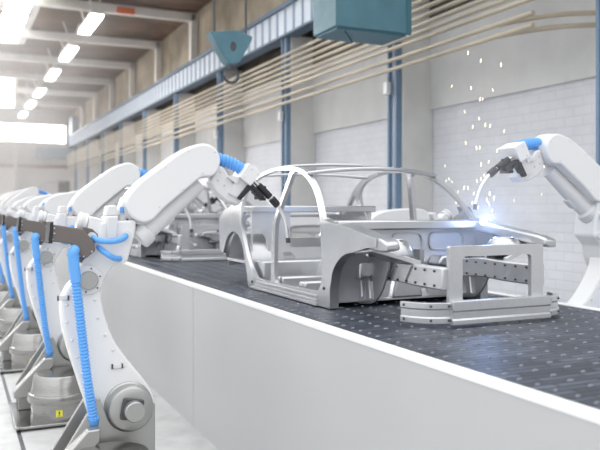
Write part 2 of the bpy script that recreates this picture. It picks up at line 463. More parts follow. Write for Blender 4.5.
outer = cat([(1.26, .17), (1.19, .355), (1.02, .477), (.81, .522), (.61, .565), (.47, .575)], 4) + [(.46, .645)] \
    + cat([(.46, .645), (.95, .715), (1.38, .775), (1.46, .83), (1.62, .985), (1.82, 1.13), (2.08, 1.25), (2.5, 1.315), (2.95, 1.305), (3.35, 1.25), (3.65, 1.13), (3.88, .98), (4.0, .89), (4.17, .85), (4.27, .74), (4.27, .5), (4.22, .36)], 4)[1:] \
    + [(4.12, .33)] + cat([(4.08, .38), (4.0, .5), (3.86, .58), (3.7, .60), (3.54, .54), (3.43, .42), (3.36, .27), (3.30, .13), (3.26, 0.0)], 3) + [(1.26, 0.0)]
hole1 = cat([(1.50, .13), (1.425, .24), (1.43, .5), (1.455, .72), (1.52, .825), (1.665, .972), (1.86, 1.108), (2.1, 1.208), (2.30, 1.252)], 4) + cat([(2.35, 1.22), (2.42, .98), (2.48, .72), (2.51, .4), (2.505, .15), (2.45, .115)], 4)
hole2 = cat([(2.43, 1.265), (2.49, 1.0), (2.56, .72), (2.60, .4), (2.605, .15), (2.66, .11)], 4) + cat([(3.02, .12), (3.16, .2), (3.27, .31), (3.42, .53), (3.55, .80), (3.60, .92), (3.56, 1.07), (3.38, 1.18), (3.1, 1.245), (2.8, 1.275)], 4)
hole1 = [p for i, p in enumerate(hole1) if i == 0 or (Vector(p) - Vector(hole1[i - 1])).length > .004]
hole2 = [p for i, p in enumerate(hole2) if i == 0 or (Vector(p) - Vector(hole2[i - 1])).length > .004]
for s in (-1, 1):
    q = MB(); q.plate(outer, [hole1, hole2, rnd([(3.69, .91), (3.92, .905), (3.70, 1.045)], .03)], 0, .09, side_map(s))
    sf = q.build('side_frame', M['body'], car, .014, 3)
    # sill ribs and pillar bolts
    for y_, z_, w_, h_ in ((3.0, .088, .02, .012), (3.05, .048, .02, .014), (3.15, .012, .03, .02)):
        q = MB(); q.bar((s * (HWD + .004), 1.5, z_), (s * (HWD + .004), y_, z_), w_, h_); q.build('sill_rib', M['body2'], sf)
    dots('pillar_rivet', [(s * (HWD - tumble(z) + .003), 2.555 - (.085 * max(0, z - .3)), z) for z in [.2 + k * .115 for k in range(9)]], .009, M['alu'], sf)
    dots('plug', [(s * HWD, 1.37, .17), (s * HWD, 3.13, .07)], .016, M['bolt'], sf)
    # upper wing rail: the inward flange along the bonnet opening with its rounded nose
    q = MB()
    def wing(y, zt, w, h): return [(s * (HWD - .01), y, zt - h), (s * (HWD - .01), y, zt), (s * (HWD - w), y, zt + .012), (s * (HWD - w - .01), y, zt - h * .8)]
    secs = [wing(1.36, .765, .20, .10), wing(.95, .715, .17, .11), wing(.6, .662, .15, .11), wing(.42, .638, .15, .10), wing(.33, .61, .13, .065)]
    vs = [p for sc_ in secs for p in sc_]; fs = []
    for i in range(len(secs) - 1):
        for k in range(4):
            k2 = (k + 1) % 4; fs.append((i * 4 + k, i * 4 + k2, i * 4 + 4 + k2, i * 4 + 4 + k))
    fs += [(0, 1, 2, 3), tuple(len(vs) - 4 + k for k in (3, 2, 1, 0))]
    q.add(vs, fs); q.build('wing_rail', M['body'], car, .02, 3)
    # strut tower: domed cup with slots
    q = MB(); sx, sy = s * .57, .68
    q.lathe([(.16, .50), (.158, .53), (.14, .575), (.115, .61), (.08, .625), (.068, .61), (.062, .56)], (sx, sy, 0), (0, 0, 1), 28)
    tw = q.build('strut_tower', M['body'], car)
    dots('strut_hole', [(sx + .098 * math.cos(a), sy + .098 * math.sin(a), .614) for a in (.6, 2.69, 4.79)], .017, M['bolt'], tw, None, (1, 1, .5))
    q = MB(); q.lathe([(.060, .585), (.060, .592)], (sx, sy, 0), (0, 0, 1), 20)
    q.build('strut_hole', M['bolt'], tw)
    # inner wheel house: vertical plate with two slots and a curved liner
    q = MB()
    wo = cat([(.78, .50), (1.0, .53), (1.25, .48), (1.36, .35), (1.38, .06), (1.16, .04), (.98, .10), (.84, .28)], 4, True)
    hs = [rnd([(1.02, .10), (1.10, .08), (1.13, .27), (1.06, .31)], .025), rnd([(1.16, .08), (1.25, .08), (1.27, .27), (1.19, .29)], .025)]
    q.plate(wo, hs, .31, .328, lambda a, bz, t: (s * (HWD - t), a, bz)); q.build('wheel_house', M['body'], car, .008)
    q = MB()
    arc = [(.86 + .44 * math.cos(PI * (i / 14) * .62 - .05), .07 + .44 * math.sin(PI * (i / 14) * .62 - .05)) for i in range(15)]
    vs = []; fs = []
    for y, z in arc: vs += [(s * (HWD - .075), y, z), (s * (HWD - .37), y, z), (s * (HWD - .37), y + .0, z + .02), (s * (HWD - .075), y, z + .02)]
    for i in range(14):
        for k in range(4):
            k2 = (k + 1) % 4; fs.append((i * 4 + k, i * 4 + k2, i * 4 + 4 + k2, i * 4 + 4 + k))
    q.add(vs, fs); q.build('wheel_arch_liner', M['body2'], car)
    # front longitudinal with bolts
    lx = s * .45
    q = MB(); q.ribbon(cat([(lx, .10, .345), (lx, .45, .345), (lx, .80, .355), (lx, 1.10, .33), (lx, 1.40, .30)], 4), .10, .17)
    ln = q.build('front_longitudinal', M['body2'], car, .012)
    dots('rail_bolt', [(s * xx, .2 + k * .13, .345 + dz) for k in range(8) for dz in (-.055, .055) for xx in (.505, .395)], .011, M['bolt'], ln)
    for ya, yb, yt in ((1.0, .74, .88), (.73, .50, .60)):
        q = MB(); q.plate([(ya, .425), (yb, .425), (yt, .29)], [], .345, .358, lambda a, bz, t: (s * (HWD - t), a, bz)); q.build('gusset', M['alu'], ln)
    # diagonal channel brace from hinge pillar to the longitudinal
    q = MB(); q.hexa([(s * .83, .60, .535), (s * .83, .88, .50), (s * .47, .80, .41), (s * .44, .50, .41), (s * .83, .60, .56), (s * .83, .88, .525), (s * .47, .80, .435), (s * .44, .50, .435)])
    db = q.build('inner_wing_brace', M['body'], car, .008)
    q = MB(); q.bar((s * .82, .60, .56), (s * .43, .50, .435), .03, .045); q.build('brace_lip', M['alu'], db, .006)
    q = MB(); q.bar((s * .82, .86, .525), (s * .46, .80, .435), .03, .045); q.build('brace_lip', M['alu'], db, .006)
    # rear wheel house
    q = MB()
    arc = [(3.72 + .40 * math.cos(PI * i / 14), .18 + .42 * math.sin(PI * i / 14)) for i in range(15)]
    vs = []; fs = []
    for y, z in arc: vs += [(s * (HWD - .075), y, z), (s * (HWD - .32), y, z), (s * (HWD - .32), y, z + .02), (s * (HWD - .075), y, z + .02)]
    for i in range(14):
        for k in range(4):
            k2 = (k + 1) % 4; fs.append((i * 4 + k, i * 4 + k2, i * 4 + 4 + k2, i * 4 + 4 + k))
    q.add(vs, fs)
    q.plate(arc + [(3.32, .1), (4.10, .1)], [], HWD - .34, HWD - .32, lambda a, bz, t: (s * t, a, bz))
    q.build('rear_wheel_house', M['body2'], car)

def crossbar(name, y, zmid, zend, half, w, h, bow=0.0, mat='body', bev=.012):
    q = MB(); pts = []
    for i in range(17):
        t = -1 + 2 * i / 16
        pts.append((t * half, y - bow * (1 - t * t), zmid + (zend - zmid) * t * t))
    q.ribbon(pts, w, h); return q.build(name, M[mat], car, bev)
hd = crossbar('windscreen_header', 1.99, 1.268, 1.215, .735, .10, .035, .16)
dots('header_rivet', [(t * .7, 1.945 - .16 * (1 - t * t), 1.268 - .053 * t * t + .018) for t in [-1 + 2 * (i + .5) / 13 for i in range(13)]], .008, M['alu'], hd)
crossbar('roof_bow', 2.62, 1.345, 1.31, .71, .09, .03, .0)
crossbar('rear_header', 3.30, 1.27, 1.235, .72, .10, .03, -.06)
# cowl and firewall
q = MB(); q.box((-.80, 1.20, .685), (.80, 1.42, .77)); q.build('cowl', M['body'], car, .014)
q = MB()
fo = rnd([(-.77, .69), (.77, .69), (.74, .25), (.55, .06), (.22, .06), (.16, .32), (-.16, .32), (-.22, .06), (-.55, .06), (-.74, .25)], .03)
q.plate(fo, [rnd([(.06, .36), (.16, .36), (.19, .42), (.05, .42)], .02)], 1.33, 1.36, lambda a, bz, t: (a, t, bz)); fw = q.build('firewall', M['body2'], car, .006)
for cx, wx in ((-.46, .20), (-.02, .17), (.42, .20)):
    rim = rnd([(cx - wx, .48), (cx + wx, .48), (cx + wx, .655), (cx - wx, .655)], .07, 6)
    inn = rnd([(cx - wx + .016, .495), (cx + wx - .016, .495), (cx + wx - .016, .64), (cx - wx + .016, .64)], .06, 6)
    q = MB(); q.plate(rim, [inn], 1.316, 1.332, lambda a, bz, t: (a, t, bz)); q.build('panel_swage', M['body'], fw, .005)
for a_, b_ in (((-.19, 1.20, .36), (-.12, 1.33, .52)), ((.06, 1.24, .36), (.11, 1.33, .50))):
    q = MB(); q.box(a_, b_); q.build('mount_bracket', M['body'], fw)
for s in (-1, 1):
    q = MB(); q.plate([(s * .62, .25), (s * .2, .36), (s * .25, .44), (s * .62, .47)], [], 1.15, 1.33, lambda a, bz, t: (a, t, bz)); q.build('toe_board', M['body'], fw, .02)
# floor, tunnel, cross members
q = MB(); q.box((-.80, 1.36, .03), (.80, 3.36, .055)); fl = q.build('floor_pan', M['body2'], car, .006)
q = MB(); tp = [(-.17, .05), (-.12, .24), (-.07, .28), (.07, .28), (.12, .24), (.17, .05)]
q.plate(tp, [], 1.34, 3.3, lambda a, bz, t: (a, t, bz)); q.build('tunnel', M['body2'], fl, .02)
q = MB()
q.box((-.78, 3.0, .05), (.78, 3.36, .30)); q.build('seat_step', M['body'], fl, .02)
for yy in (1.95, 2.50):
    for xa, xb in ((-.78, -.15), (.15, .78)):
        q = MB(); q.box((xa, yy, .05), (xb, yy + .14, .17)); q.build('cross_member', M['body'], fl, .02)
# rear bulkhead, shelf, deck, tail panel
q = MB()
bo = rnd([(-.78, .08), (.78, .08), (.78, .90), (-.78, .90)], .03)
hs = [rnd([(-.765, .25), (-.56, .25), (-.60, .53), (-.65, .59), (-.765, .59)], .03, 5), rnd([(-.30, .42), (.74, .42), (.74, .83), (-.30, .83)], .04, 5), rnd([(-.36, .27), (-.18, .25), (-.30, .37), (-.40, .37)], .015), rnd([(.10, .20), (.5, .20), (.45, .34), (.15, .34)], .03)]
q.plate(bo, hs, 3.36, 3.40, lambda a, bz, t: (a, t, bz)); q.build('rear_bulkhead', M['body2'], car, .01)
q = MB(); q.box((-.80, 3.28, .83), (.80, 3.75, .905)); q.build('parcel_shelf', M['body'], car, .014)
q = MB(); q.box((-.78, 3.40, .24), (.78, 4.2, .27)); q.build('boot_floor', M['body2'], car)
q = MB(); q.plate(rnd([(-.82, .26), (.82, .26), (.80, .80), (-.80, .80)], .08), [rnd([(-.5, .5), (.5, .5), (.55, .76), (-.55, .76)], .05)], 4.17, 4.23, lambda a, bz, t: (a, t, bz)); q.build('tail_panel', M['body'], car, .012)
# radiator frame
q = MB()
q.plate(rnd([(-.455, .06), (.455, .06), (.455, .595), (-.455, .595)], .02), [rnd([(-.335, .12), (.335, .12), (.335, .515), (-.335, .515)], .03)], .07, .11, lambda a, bz, t: (a, t, bz))
rf = q.build('radiator_frame', M['alu'], car, .006)
# bumper beam: grooved main bar with swept-back ends
q = MB()
prof = [(0, .010), (0, .046), (.010, .052), (.010, .108), (0, .114), (0, .186), (.068, .186), (.068, .014)]
q.add([(x, y, z) for x in (-.475, .475) for y, z in prof], [tuple(range(8)), tuple(range(15, 7, -1))] + [(i, (i + 1) % 8, (i + 1) % 8 + 8, i + 8) for i in range(8)])
bp = q.build('bumper_beam', M['alu'], car, .004)
for s in (-1, 1):
    q = MB(); path = cat([(.455, .028), (.56, .05), (.65, .10), (.72, .19), (.755, .29)], 4)
    pr_ = [(0, .020), (0, .062), (.008, .068), (.008, .124), (0, .130), (0, .174), (.045, .174), (.045, .020)]
    vs = []; fs = []
    for i, (x, y) in enumerate(path):
        x2, y2 = path[min(i + 1, len(path) - 1)]; x1, y1_ = path[max(i - 1, 0)]
        d = Vector((x2 - x1, y2 - y1_)).normalized(); nrm = Vector((-d.y, d.x))
        for o_, z in pr_: vs.append((s * (x + nrm.x * o_), y + nrm.y * o_, z))
    for i in range(len(path) - 1):
        for k in range(8):
            k2 = (k + 1) % 8; fs.append((i * 8 + k, i * 8 + k2, i * 8 + 8 + k2, i * 8 + 8 + k))
    fs += [tuple(range(8)), tuple(len(vs) - 1 - k for k in range(8))]
    q.add(vs, fs); be = q.build('bumper_end', M['alu'], car, .003)
    dots('bumper_bolt', [(s * x, y, z) for x, y in ((.49, .028), (.62, .076), (.745, .252)) for z in (.045, .151)], .011, M['bolt'], be)
for s in (-1, 1):
    q = MB(); q.box((s * .40 - .04, .072, .05), (s * .40 + .04, .108, .10)); q.build('bumper_mount', M['body2'], car)

clabels = ['bare metal car body nearest the camera, with sparks at its cowl', 'bare metal car body behind the nearest one on the conveyor', 'third bare car body back along the conveyor belt', 'fourth bare car body back along the conveyor belt', 'farthest bare car body on the conveyor, near the end wall']
PITCH = 7.3
for k in range(5):
    c = car if k == 0 else copy_tree(car, None, k < 2)
    c.location = (XC, YC + PITCH * k, BZ + .009)
    tag(c, clabels[k], 'car body', 'bare car bodies on the conveyor')

# ------------------------------------------------------------------ welding robots
ROX, ROY, FY = 1.14, 6.26, 0.22     # trace plane of the arm front face
def rotp(piv, ang):
    ca, sa = math.cos(ang), math.sin(ang)
    def f(p):
        x, z = p[0] - piv[0], p[2] - piv[1]
        return (piv[0] + ca * x - sa * z, p[1], piv[1] + sa * x + ca * z)
    return f

def corr(path, r0, r1, pitch, n_per=4):      # ridged hose: dense path with alternating radius
    P = [Vector(p) for p in path]; L = sum((P[i + 1] - P[i]).length for i in range(len(P) - 1))
    n = max(8, int(L / pitch * n_per)); out = []; rad = []
    cum = [0]
    for i in range(len(P) - 1): cum.append(cum[-1] + (P[i + 1] - P[i]).length)
    for k in range(n + 1):
        t = L * k / n; i = 0
        while i < len(P) - 2 and cum[i + 1] < t: i += 1
        u = (t - cum[i]) / max(1e-6, cum[i + 1] - cum[i])
        out.append(P[i].lerp(P[i + 1], u)); rad.append(r1 if (k % n_per) < n_per / 2 else r0)
    return out, rad

def make_robot(upper=0.0, wrist=0.0, riser=0.0, stoop=0.0):
    root = empty('welding_robot', (0, 0, 0))
    st = rotp((0.220, 0.796), stoop)
    upr = rotp((0.349, 2.509), upper)
    up = lambda p: st(upr(p))
    cap_end = up(((0.900, 2.913)[0], 0, (0.900, 2.913)[1]))
    wr_ = rotp((cap_end[0], cap_end[2]), wrist)
    wr = lambda p: wr_(up(p))
    def P3(p, y): return (p[0], y, p[1])
    # base
    q = MB(); q.plate(rnd([(-.52, -.62), (.45, -.62), (.45, .56), (-.52, .56)], .03), [], .025, .055, lambda a, c, t: (a, c, t)); q.build('base_plate', M['steel'], root, .006)
    q = MB(); q.box((-.42, -.52, -riser), (.36, .48, .03)); q.build('plinth', M['bolt'], root)
    q = MB(); q.lathe([(.33, .05), (.33, .235), (.365, .24), (.372, .25), (.372, .33), (.365, .34), (.345, .345), (.325, .40), (.295, .535), (.285, .547), (.1, .55)], (0, -.22, 0), (0, 0, 1), 48); tt = q.build('turntable', M['steel'], root)
    q = MB(); q.box((-.085, -.555, .11), (-.015, -.53, .185)); wl = q.build('warning_label', M['yellow'], tt)
    q = MB(); q.box((-.057, -.559, .140), (-.044, -.552, .172)); q.box((-.057, -.559, .122), (-.044, -.552, .132)); q.build('warning_mark', M['black'], wl)
    sh = (0.220, 0.796); S = sh
    # fork plates
    for ya, yb in ((.13, .17), (.50, .54)):
        q = MB(); arc = [(S[0] + .20 * math.cos(a), S[1] + .20 * math.sin(a)) for a in [PI * 1.08 + i * (PI * .76) / 12 for i in range(13)]]
        fp = [(-.06, .90), (-.035, .905)] + arc + [(.40, .83), (.435, .80), (.435, .12), (.42, .06), (-.44, .06), (-.44, .30)]
        q.plate(fp, [], ya, yb, XZ(0)); q.build('fork_plate', M['steel2'], root, .008)
    q = MB(); q.plate([(-.50, .23), (-.50, .31), (-.15, .68), (-.05, .68), (-.05, .58), (-.33, .30), (-.33, .23)], [], .0, .16, XZ(0)); q.build('side_bracket', M['steel2'], root, .012)
    # lower arm
    E = (-0.116, 1.886)
    oute = cat([(-0.238, 1.874), (-0.278, 1.826), (-0.326, 1.711), (-0.318, 1.520), (-0.270, 1.309), (-0.197, 1.068), (-0.132, 0.860), (-0.042, 0.631), (0.220, 0.521), (0.428, 0.642), (0.454, 0.814), (0.375, 0.979), (0.220, 1.183), (0.092, 1.382), (0.017, 1.608), (-0.008, 1.779), (0.008, 1.897), (-0.050, 2.001), (-0.149, 2.013), (-0.222, 1.957)], 3, True)
    q = MB(); q.xf = st; q.plate(oute, [], FY, FY + .22, XZ(0)); la = q.build('lower_arm', M['white'], root, .022, 3)
    dots('cover_bolt', [(p[0], FY, p[1]) for p in ((-0.286, 1.684), (-0.286, 1.543), (-0.246, 1.390), (-0.205, 1.245), (-0.165, 1.099), (-0.058, 1.714), (-0.033, 1.561), (0.025, 1.413), (0.092, 1.280), (0.185, 1.135))], .014, M['white2'], la, st)
    q = MB(); q.xf = st; 
    for p in ((0.126, 1.140), (-0.318, 1.744)): q.box((p[0] - .035, FY - .02, p[1] - .015), (p[0] + .035, FY, p[1] + .02))
    q.build('cable_clip', M['white2'], la, .004)
    q = MB(); q.xf = st
    for p in ((0.126, 1.140), (-0.318, 1.744)):
        for dx in (-.04, .04): q.box((p[0] + dx - .008, FY - .014, p[1] - .02), (p[0] + dx + .008, FY, p[1] + .02))
    q.build('clip_screw', M['bolt'], la)
    # shoulder joint
    q = MB(); q.xf = ident; q.lathe([(.10, 0), (.172, 0), (.185, .01), (.19, .025), (.19, .12), (.205, .13), (.205, .42), (.1, .42)], (S[0], .07, S[1]), (0, 1, 0), 40); sj = q.build('shoulder_joint', M['steel2'], root)
    q = MB(); q.plate(rnd([(S[0] - .105, S[1] - .07), (S[0] + .07, S[1] - .105), (S[0] + .105, S[1] + .07), (S[0] - .07, S[1] + .105)], .02), [], .04, .07, XZ(0)); q.build('motor_flange', M['bolt'], sj, .006)
    q = MB(); q.lathe([(.05, 0), (.078, 0), (.086, .01), (.086, .07)], (S[0] + .01, -.03, S[1] - .005), (0, 1, 0), 28); q.build('motor_cap', M['steel2'], sj)
    # elbow joint
    q = MB(); q.xf = st; q.lathe([(.05, 0), (.115, 0), (.125, .01), (.125, .06)], (E[0], .19, E[1]), (0, 1, 0), 36); ej = q.build('elbow_joint', M['white2'], root)
    q = MB(); q.xf = st; q.lathe([(.05, 0), (.07, 0), (.078, .008), (.078, .05)], (E[0], .155, E[1]), (0, 1, 0), 28); q.build('elbow_cap', M['steel2'], ej)
    dots('elbow_bolt', [(E[0] + .10 * math.cos(k * PI / 3 + .3), .19, E[1] + .10 * math.sin(k * PI / 3 + .3)) for k in range(6)], .008, M['bolt'], ej, st)
    # white elbow housing rising to the upper arm
    q = MB(); q.xf = st; eh = rnd([(-0.008, 2.373), (0.297, 2.388), (0.288, 2.284), (0.220, 2.027), (0.084, 1.980), (0.008, 1.863), (-0.083, 1.783), (-0.181, 1.855), (-0.165, 2.039), (-0.050, 2.170)], .03)
    q.plate(eh, [], FY + .015, FY + .30, XZ(0)); ho = q.build('elbow_housing', M['white'], root, .018, 3)
    q = MB(); q.xf = st; q.hexa([P3((0.042, 2.423), .25), P3((0.134, 2.423), .25), P3((0.134, 2.423), .45), P3((0.042, 2.423), .45), P3((0.058, 2.509), .25), P3((0.126, 2.517), .25), P3((0.126, 2.517), .45), P3((0.058, 2.509), .45)])
    q.hexa([P3((0.033, 2.219), .2), P3((0.126, 2.235), .2), P3((0.126, 2.235), .5), P3((0.033, 2.219), .5), P3((0.042, 2.423), .2), P3((0.134, 2.423), .2), P3((0.134, 2.423), .5), P3((0.042, 2.423), .5)])
    q.build('gear_block', M['white2'], ho, .012)
    # rear balance motor: ring and box
    q = MB(); q.xf = st; a_ = Vector(P3((-0.189, 2.374), .34)); d_ = (Vector(P3((0.050, 2.313), .34)) - a_).normalized()
    q.lathe([(.05, 0), (.085, .0), (.09, .01), (.09, .03), (.08, .035), (.08, .045), (.09, .05), (.09, .075), (.05, .08)], a_, d_, 24); rm = q.build('motor_ring', M['white2'], root)
    q = MB(); q.xf = st; q.bar(a_ + d_ * .08, a_ + d_ * .28, .17, .145); q.build('motor_case', M['white'], rm, .012)
    # dark umber plates
    q = MB(); q.xf = st
    bo_ = rnd([(-0.421, 2.360), (-0.165, 2.315), (-0.083, 2.213), (-0.066, 2.137), (-0.149, 2.072), (-0.222, 2.124), (-0.262, 2.196), (-0.429, 2.220)], .02)
    q.plate(bo_, [], .13, .24, XZ(0)); up_ = q.build('umber_bracket', M['brown'], root, .008)
    q = MB(); q.xf = st; q.plate([(-0.149, 2.332), (-0.075, 2.314), (0.042, 2.194), (0.025, 2.160), (-0.124, 2.020), (-0.205, 2.040), (-0.189, 2.224)], [], .245, .28, XZ(0)); q.build('umber_back_plate', M['brown'], root, .005)
    q = MB(); q.xf = st; q.plate([(-0.429, 2.376), (-0.405, 2.384), (-0.413, 2.203), (-0.445, 2.204)], [], .12, .40, XZ(0)); q.build('end_flange', M['black'], up_)
    dots('plate_bolt', [P3(p, .13) for p in ((-0.230, 2.166), (-0.165, 2.089), (-0.099, 2.129), (-0.397, 2.327), (-0.413, 2.236), (-0.397, 2.285))], .008, M['alu'], up_, st)
    # hoses
    q = MB(); q.xf = st; q.sweep(cat([P3((-0.262, 2.092), .10), P3((-0.246, 2.141), .10), P3((-0.230, 2.141), .17), P3((-0.181, 2.123), .2)], 4), .045, 12)
    q.sweep([P3((-0.254, 2.125), .10), P3((-0.246, 2.008), .10), P3((-0.230, 1.882), .10)], [.044, .046, .044], 14)
    pth = cat([P3((-0.234, 1.890), .10), P3((-0.205, 1.638), .09), P3((-0.173, 1.343), .09), P3((-0.132, 1.003), .09), P3((-0.083, 0.720), .13)], 6)
    a1, r1 = corr(pth, .033, .041, .028); q.sweep(a1, r1, 14)
    q.sweep([P3((-0.087, 0.754), .12), P3((-0.075, 0.668), .17), P3((-0.075, 0.618), .22)], [.046, .044, .03], 12)
    q.build('base_hose', M['blue'], root)
    for pts in ([(-0.083, 2.251), (-0.042, 2.221), (0.050, 2.211), (0.143, 2.226), (0.211, 2.259)], [(-0.042, 2.170), (0.008, 2.118), (0.075, 2.074), (0.160, 2.054)]):
        ys = [.22, .13, .10, .13, .23] if len(pts) == 5 else [.22, .12, .12, .23]
        q = MB(); q.xf = st; pth = cat([P3(p, y) for p, y in zip(pts, ys)], 6); a1, r1 = corr(pth, .022, .0255, .02); q.sweep(a1, r1, 12); hs_ = q.build('elbow_hose', M['blue'], root)
        q = MB(); q.xf = st
        for p, y in ((pts[0], .19), (pts[-1], .205)): q.lathe([(.02, 0), (.036, 0), (.036, .05)], P3(p, y), (0, 1, 0), 18)
        q.build('hose_socket', M['white2'], hs_)
    # upper arm: long rounded cover, rear rim, tube below
    capo = cat([(0.202, 2.500), (0.215, 2.586), (0.306, 2.699), (0.419, 2.792), (0.543, 2.887), (0.669, 2.978), (0.788, 3.040), (0.909, 3.070), (1.008, 3.025), (1.050, 2.931), (1.027, 2.835), (0.965, 2.775), (0.872, 2.765), (0.770, 2.687), (0.678, 2.611), (0.579, 2.531), (0.490, 2.447), (0.428, 2.387), (0.349, 2.366), (0.254, 2.409)], 3, True)
    q = MB(); q.xf = up; q.plate(capo, [], FY - .02, FY + .24, XZ(0)); ua = q.build('upper_arm_cover', M['white'], root, .018, 3)
    cx_, cz_ = (0.615, 2.712)
    q = MB(); q.xf = up; q.plate([(cx_ + (x - cx_) * 1.025, cz_ + (z - cz_) * 1.045 - .008) for x, z in capo], [], FY + .07, FY + .20, XZ(0)); q.build('cover_rim', M['white2'], ua, .008)
    dots('cover_screw', [P3(p, FY - .018) for p in ((0.543, 2.851), (0.751, 2.999), (0.994, 2.997), (0.490, 2.500), (0.697, 2.660), (0.881, 2.801))], .010, M['white2'], ua, up)
    q = MB(); q.xf = up
    q.lathe([(.065, 0), (.105, 0), (.11, .015), (.11, .10), (.085, .12), (.082, .30), (.07, .74)], P3((0.340, 2.222), .36), Vector(P3((0.890, 2.707), .36)) - Vector(P3((0.340, 2.222), .36)), 28); q.build('arm_tube', M['white2'], root)
    q = MB(); q.xf = up; q.bar(P3((0.499, 2.369), .38), P3((0.615, 2.465), .38), .10, .19); q.build('tube_flange', M['white2'], root, .02)
    q = MB(); q.xf = up; q.plate([(0.160, 2.371), (0.168, 2.491), (0.211, 2.595), (0.245, 2.560), (0.228, 2.371)], [], .30, .50, XZ(0)); q.build('arm_pivot_block', M['white2'], root, .02)
    q = MB(); q.xf = up; q.cyl(P3((0.185, 2.500), .30), P3((0.185, 2.448), .30), .018, seg=10); q.build('pivot_plug', M['blue'], root)
    # wrist
    q = MB(); q.xf = wr
    q.plate(rnd([(0.975, 2.726), (1.060, 2.881), (1.108, 2.864), (1.156, 2.783), (1.272, 2.620), (1.302, 2.564), (1.243, 2.518), (1.137, 2.555), (1.050, 2.618)], .02), [], .27, .42, XZ(0)); wl_ = q.build('wrist_link', M['white2'], root, .016)
    dots('wrist_bolt', [P3(p, .27) for p in ((1.050, 2.745), (1.108, 2.700), (1.070, 2.818))], .010, M['alu'], wl_, wr)
    q = MB(); q.xf = wr
    q.plate(rnd([(1.328, 2.906), (1.450, 2.816), (1.341, 2.694), (1.233, 2.775)], .008), [], .20, .46, XZ(0)); wb = q.build('wrist_head', M['white'], root, .012)
    q = MB(); q.xf = wr
    q.plate(rnd([(1.233, 2.775), (1.341, 2.694), (1.253, 2.573), (1.146, 2.623)], .006), [], .25, .44, XZ(0)); q.plate(rnd([(1.127, 2.773), (1.175, 2.792), (1.253, 2.766), (1.224, 2.711)], .01), [], .24, .40, XZ(0)); q.build('wrist_step', M['white2'], wb, .008)
    dots('head_bolt', [P3(p, .20) for p in ((1.351, 2.851), (1.410, 2.806), (1.282, 2.776))], .009, M['white2'], wb, wr)
    q = MB(); q.xf = wr
    pth = cat([P3((0.975, 2.960), .34), P3((1.070, 2.945), .34), P3((1.185, 2.911), .34), P3((1.302, 2.859), .34)], 6)
    a1, r1 = corr(pth, .050, .060, .035); q.sweep(a1, r1, 16); q.build('wrist_hose', M['blue'], root)
    q = MB(); q.xf = wr
    q.plate([(1.224, 2.587), (1.346, 2.731), (1.371, 2.713), (1.495, 2.602), (1.470, 2.570), (1.430, 2.579), (1.361, 2.671), (1.253, 2.564)], [], .22, .30, XZ(0)); bk = q.build('torch_bracket', M['black'], root, .006)
    q = MB(); q.xf = wr
    for p in ((1.430, 2.584), (1.480, 2.574), (1.401, 2.639)): q.box((p[0] - .012, .20, p[1] - .014), (p[0] + .012, .31, p[1] + .014))
    q.build('bracket_clamp', M['black'], bk)
    q = MB(); q.xf = wr
    q.cyl(P3((1.401, 2.741), .27), P3((1.586, 2.570), .27), .02, seg=14)
    tc_ = q.build('torch_neck', M['chrome'], root)
    q = MB(); q.xf = wr
    q.cyl(P3((1.440, 2.704), .27), P3((1.561, 2.594), .27), .034, seg=16); q.cyl(P3((1.576, 2.580), .27), P3((1.640, 2.514), .27), .036, seg=16)
    q.box(((1.500, 2.686)[0] - .02, .25, (1.500, 2.686)[1] - .02), ((1.500, 2.686)[0] + .015, .29, (1.500, 2.686)[1] + .01))
    q.build('torch_grip', M['black'], root, .004)
    q = MB(); q.xf = wr
    q.sweep(cat([P3((1.637, 2.519), .27), P3((1.694, 2.429), .27), P3((1.731, 2.330), .27), P3((1.748, 2.188), .27)], 6), .018, 12); nz = q.build('torch_tube', M['chrome'], root)
    q = MB(); q.xf = wr; q.cyl(P3((1.747, 2.207), .27), P3((1.749, 2.159), .27), .022, seg=12); q.build('nozzle', M['bolt'], nz)
    return root

RS = 3.2
raised = make_robot(0, 0)
lowered = make_robot(math.radians(-26), math.radians(6))
stooped = make_robot(math.radians(-17), math.radians(25), 0, math.radians(-24))
poised = make_robot(math.radians(-25), math.radians(13), .265, math.radians(22))
first = {id(q): True for q in (raised, lowered, stooped, poised)}
def put(src, loc, mirror, label, group, small=True):
    o = src if first.pop(id(src), False) else copy_tree(src, None, small)
    o.location = loc
    if mirror: o.scale = (-1, 1, 1)
    else: o.scale = (1, 1, 1)
    tag(o, label, 'robot', group)
GL = 'welding robots left of the conveyor'; GR = 'welding robots behind the conveyor'
ll = ['white welding robot nearest the camera on the left, blue base hose', 'white welding robot with yellow label, second nearest left of the conveyor']
for k in range(9):
    lab = ll[k] if k < 2 else 'white welding robot, %s in the row left of the conveyor' % ORD[k]
    put(lowered if k in (2, 3, 4) else raised, (ROX, ROY + RS * k, 0), False, lab, GL, k < 3)
RX = 2 * 3.81 - ROX
for k in range(7):
    lab = 'white welding robot striking sparks at the right of the nearest car' if k == 0 else 'white welding robot beyond the conveyor, %s in the row by the wall' % ORD[k]
    if k == 0: put(poised, (RX - .767, 5.48, .265), True, lab, GR)
    else: put(stooped if k in (1, 2) else raised, (RX + (.55 if k in (1, 2) else 0), 5.48 + RS * k, 0), True, lab, GR, k < 2)

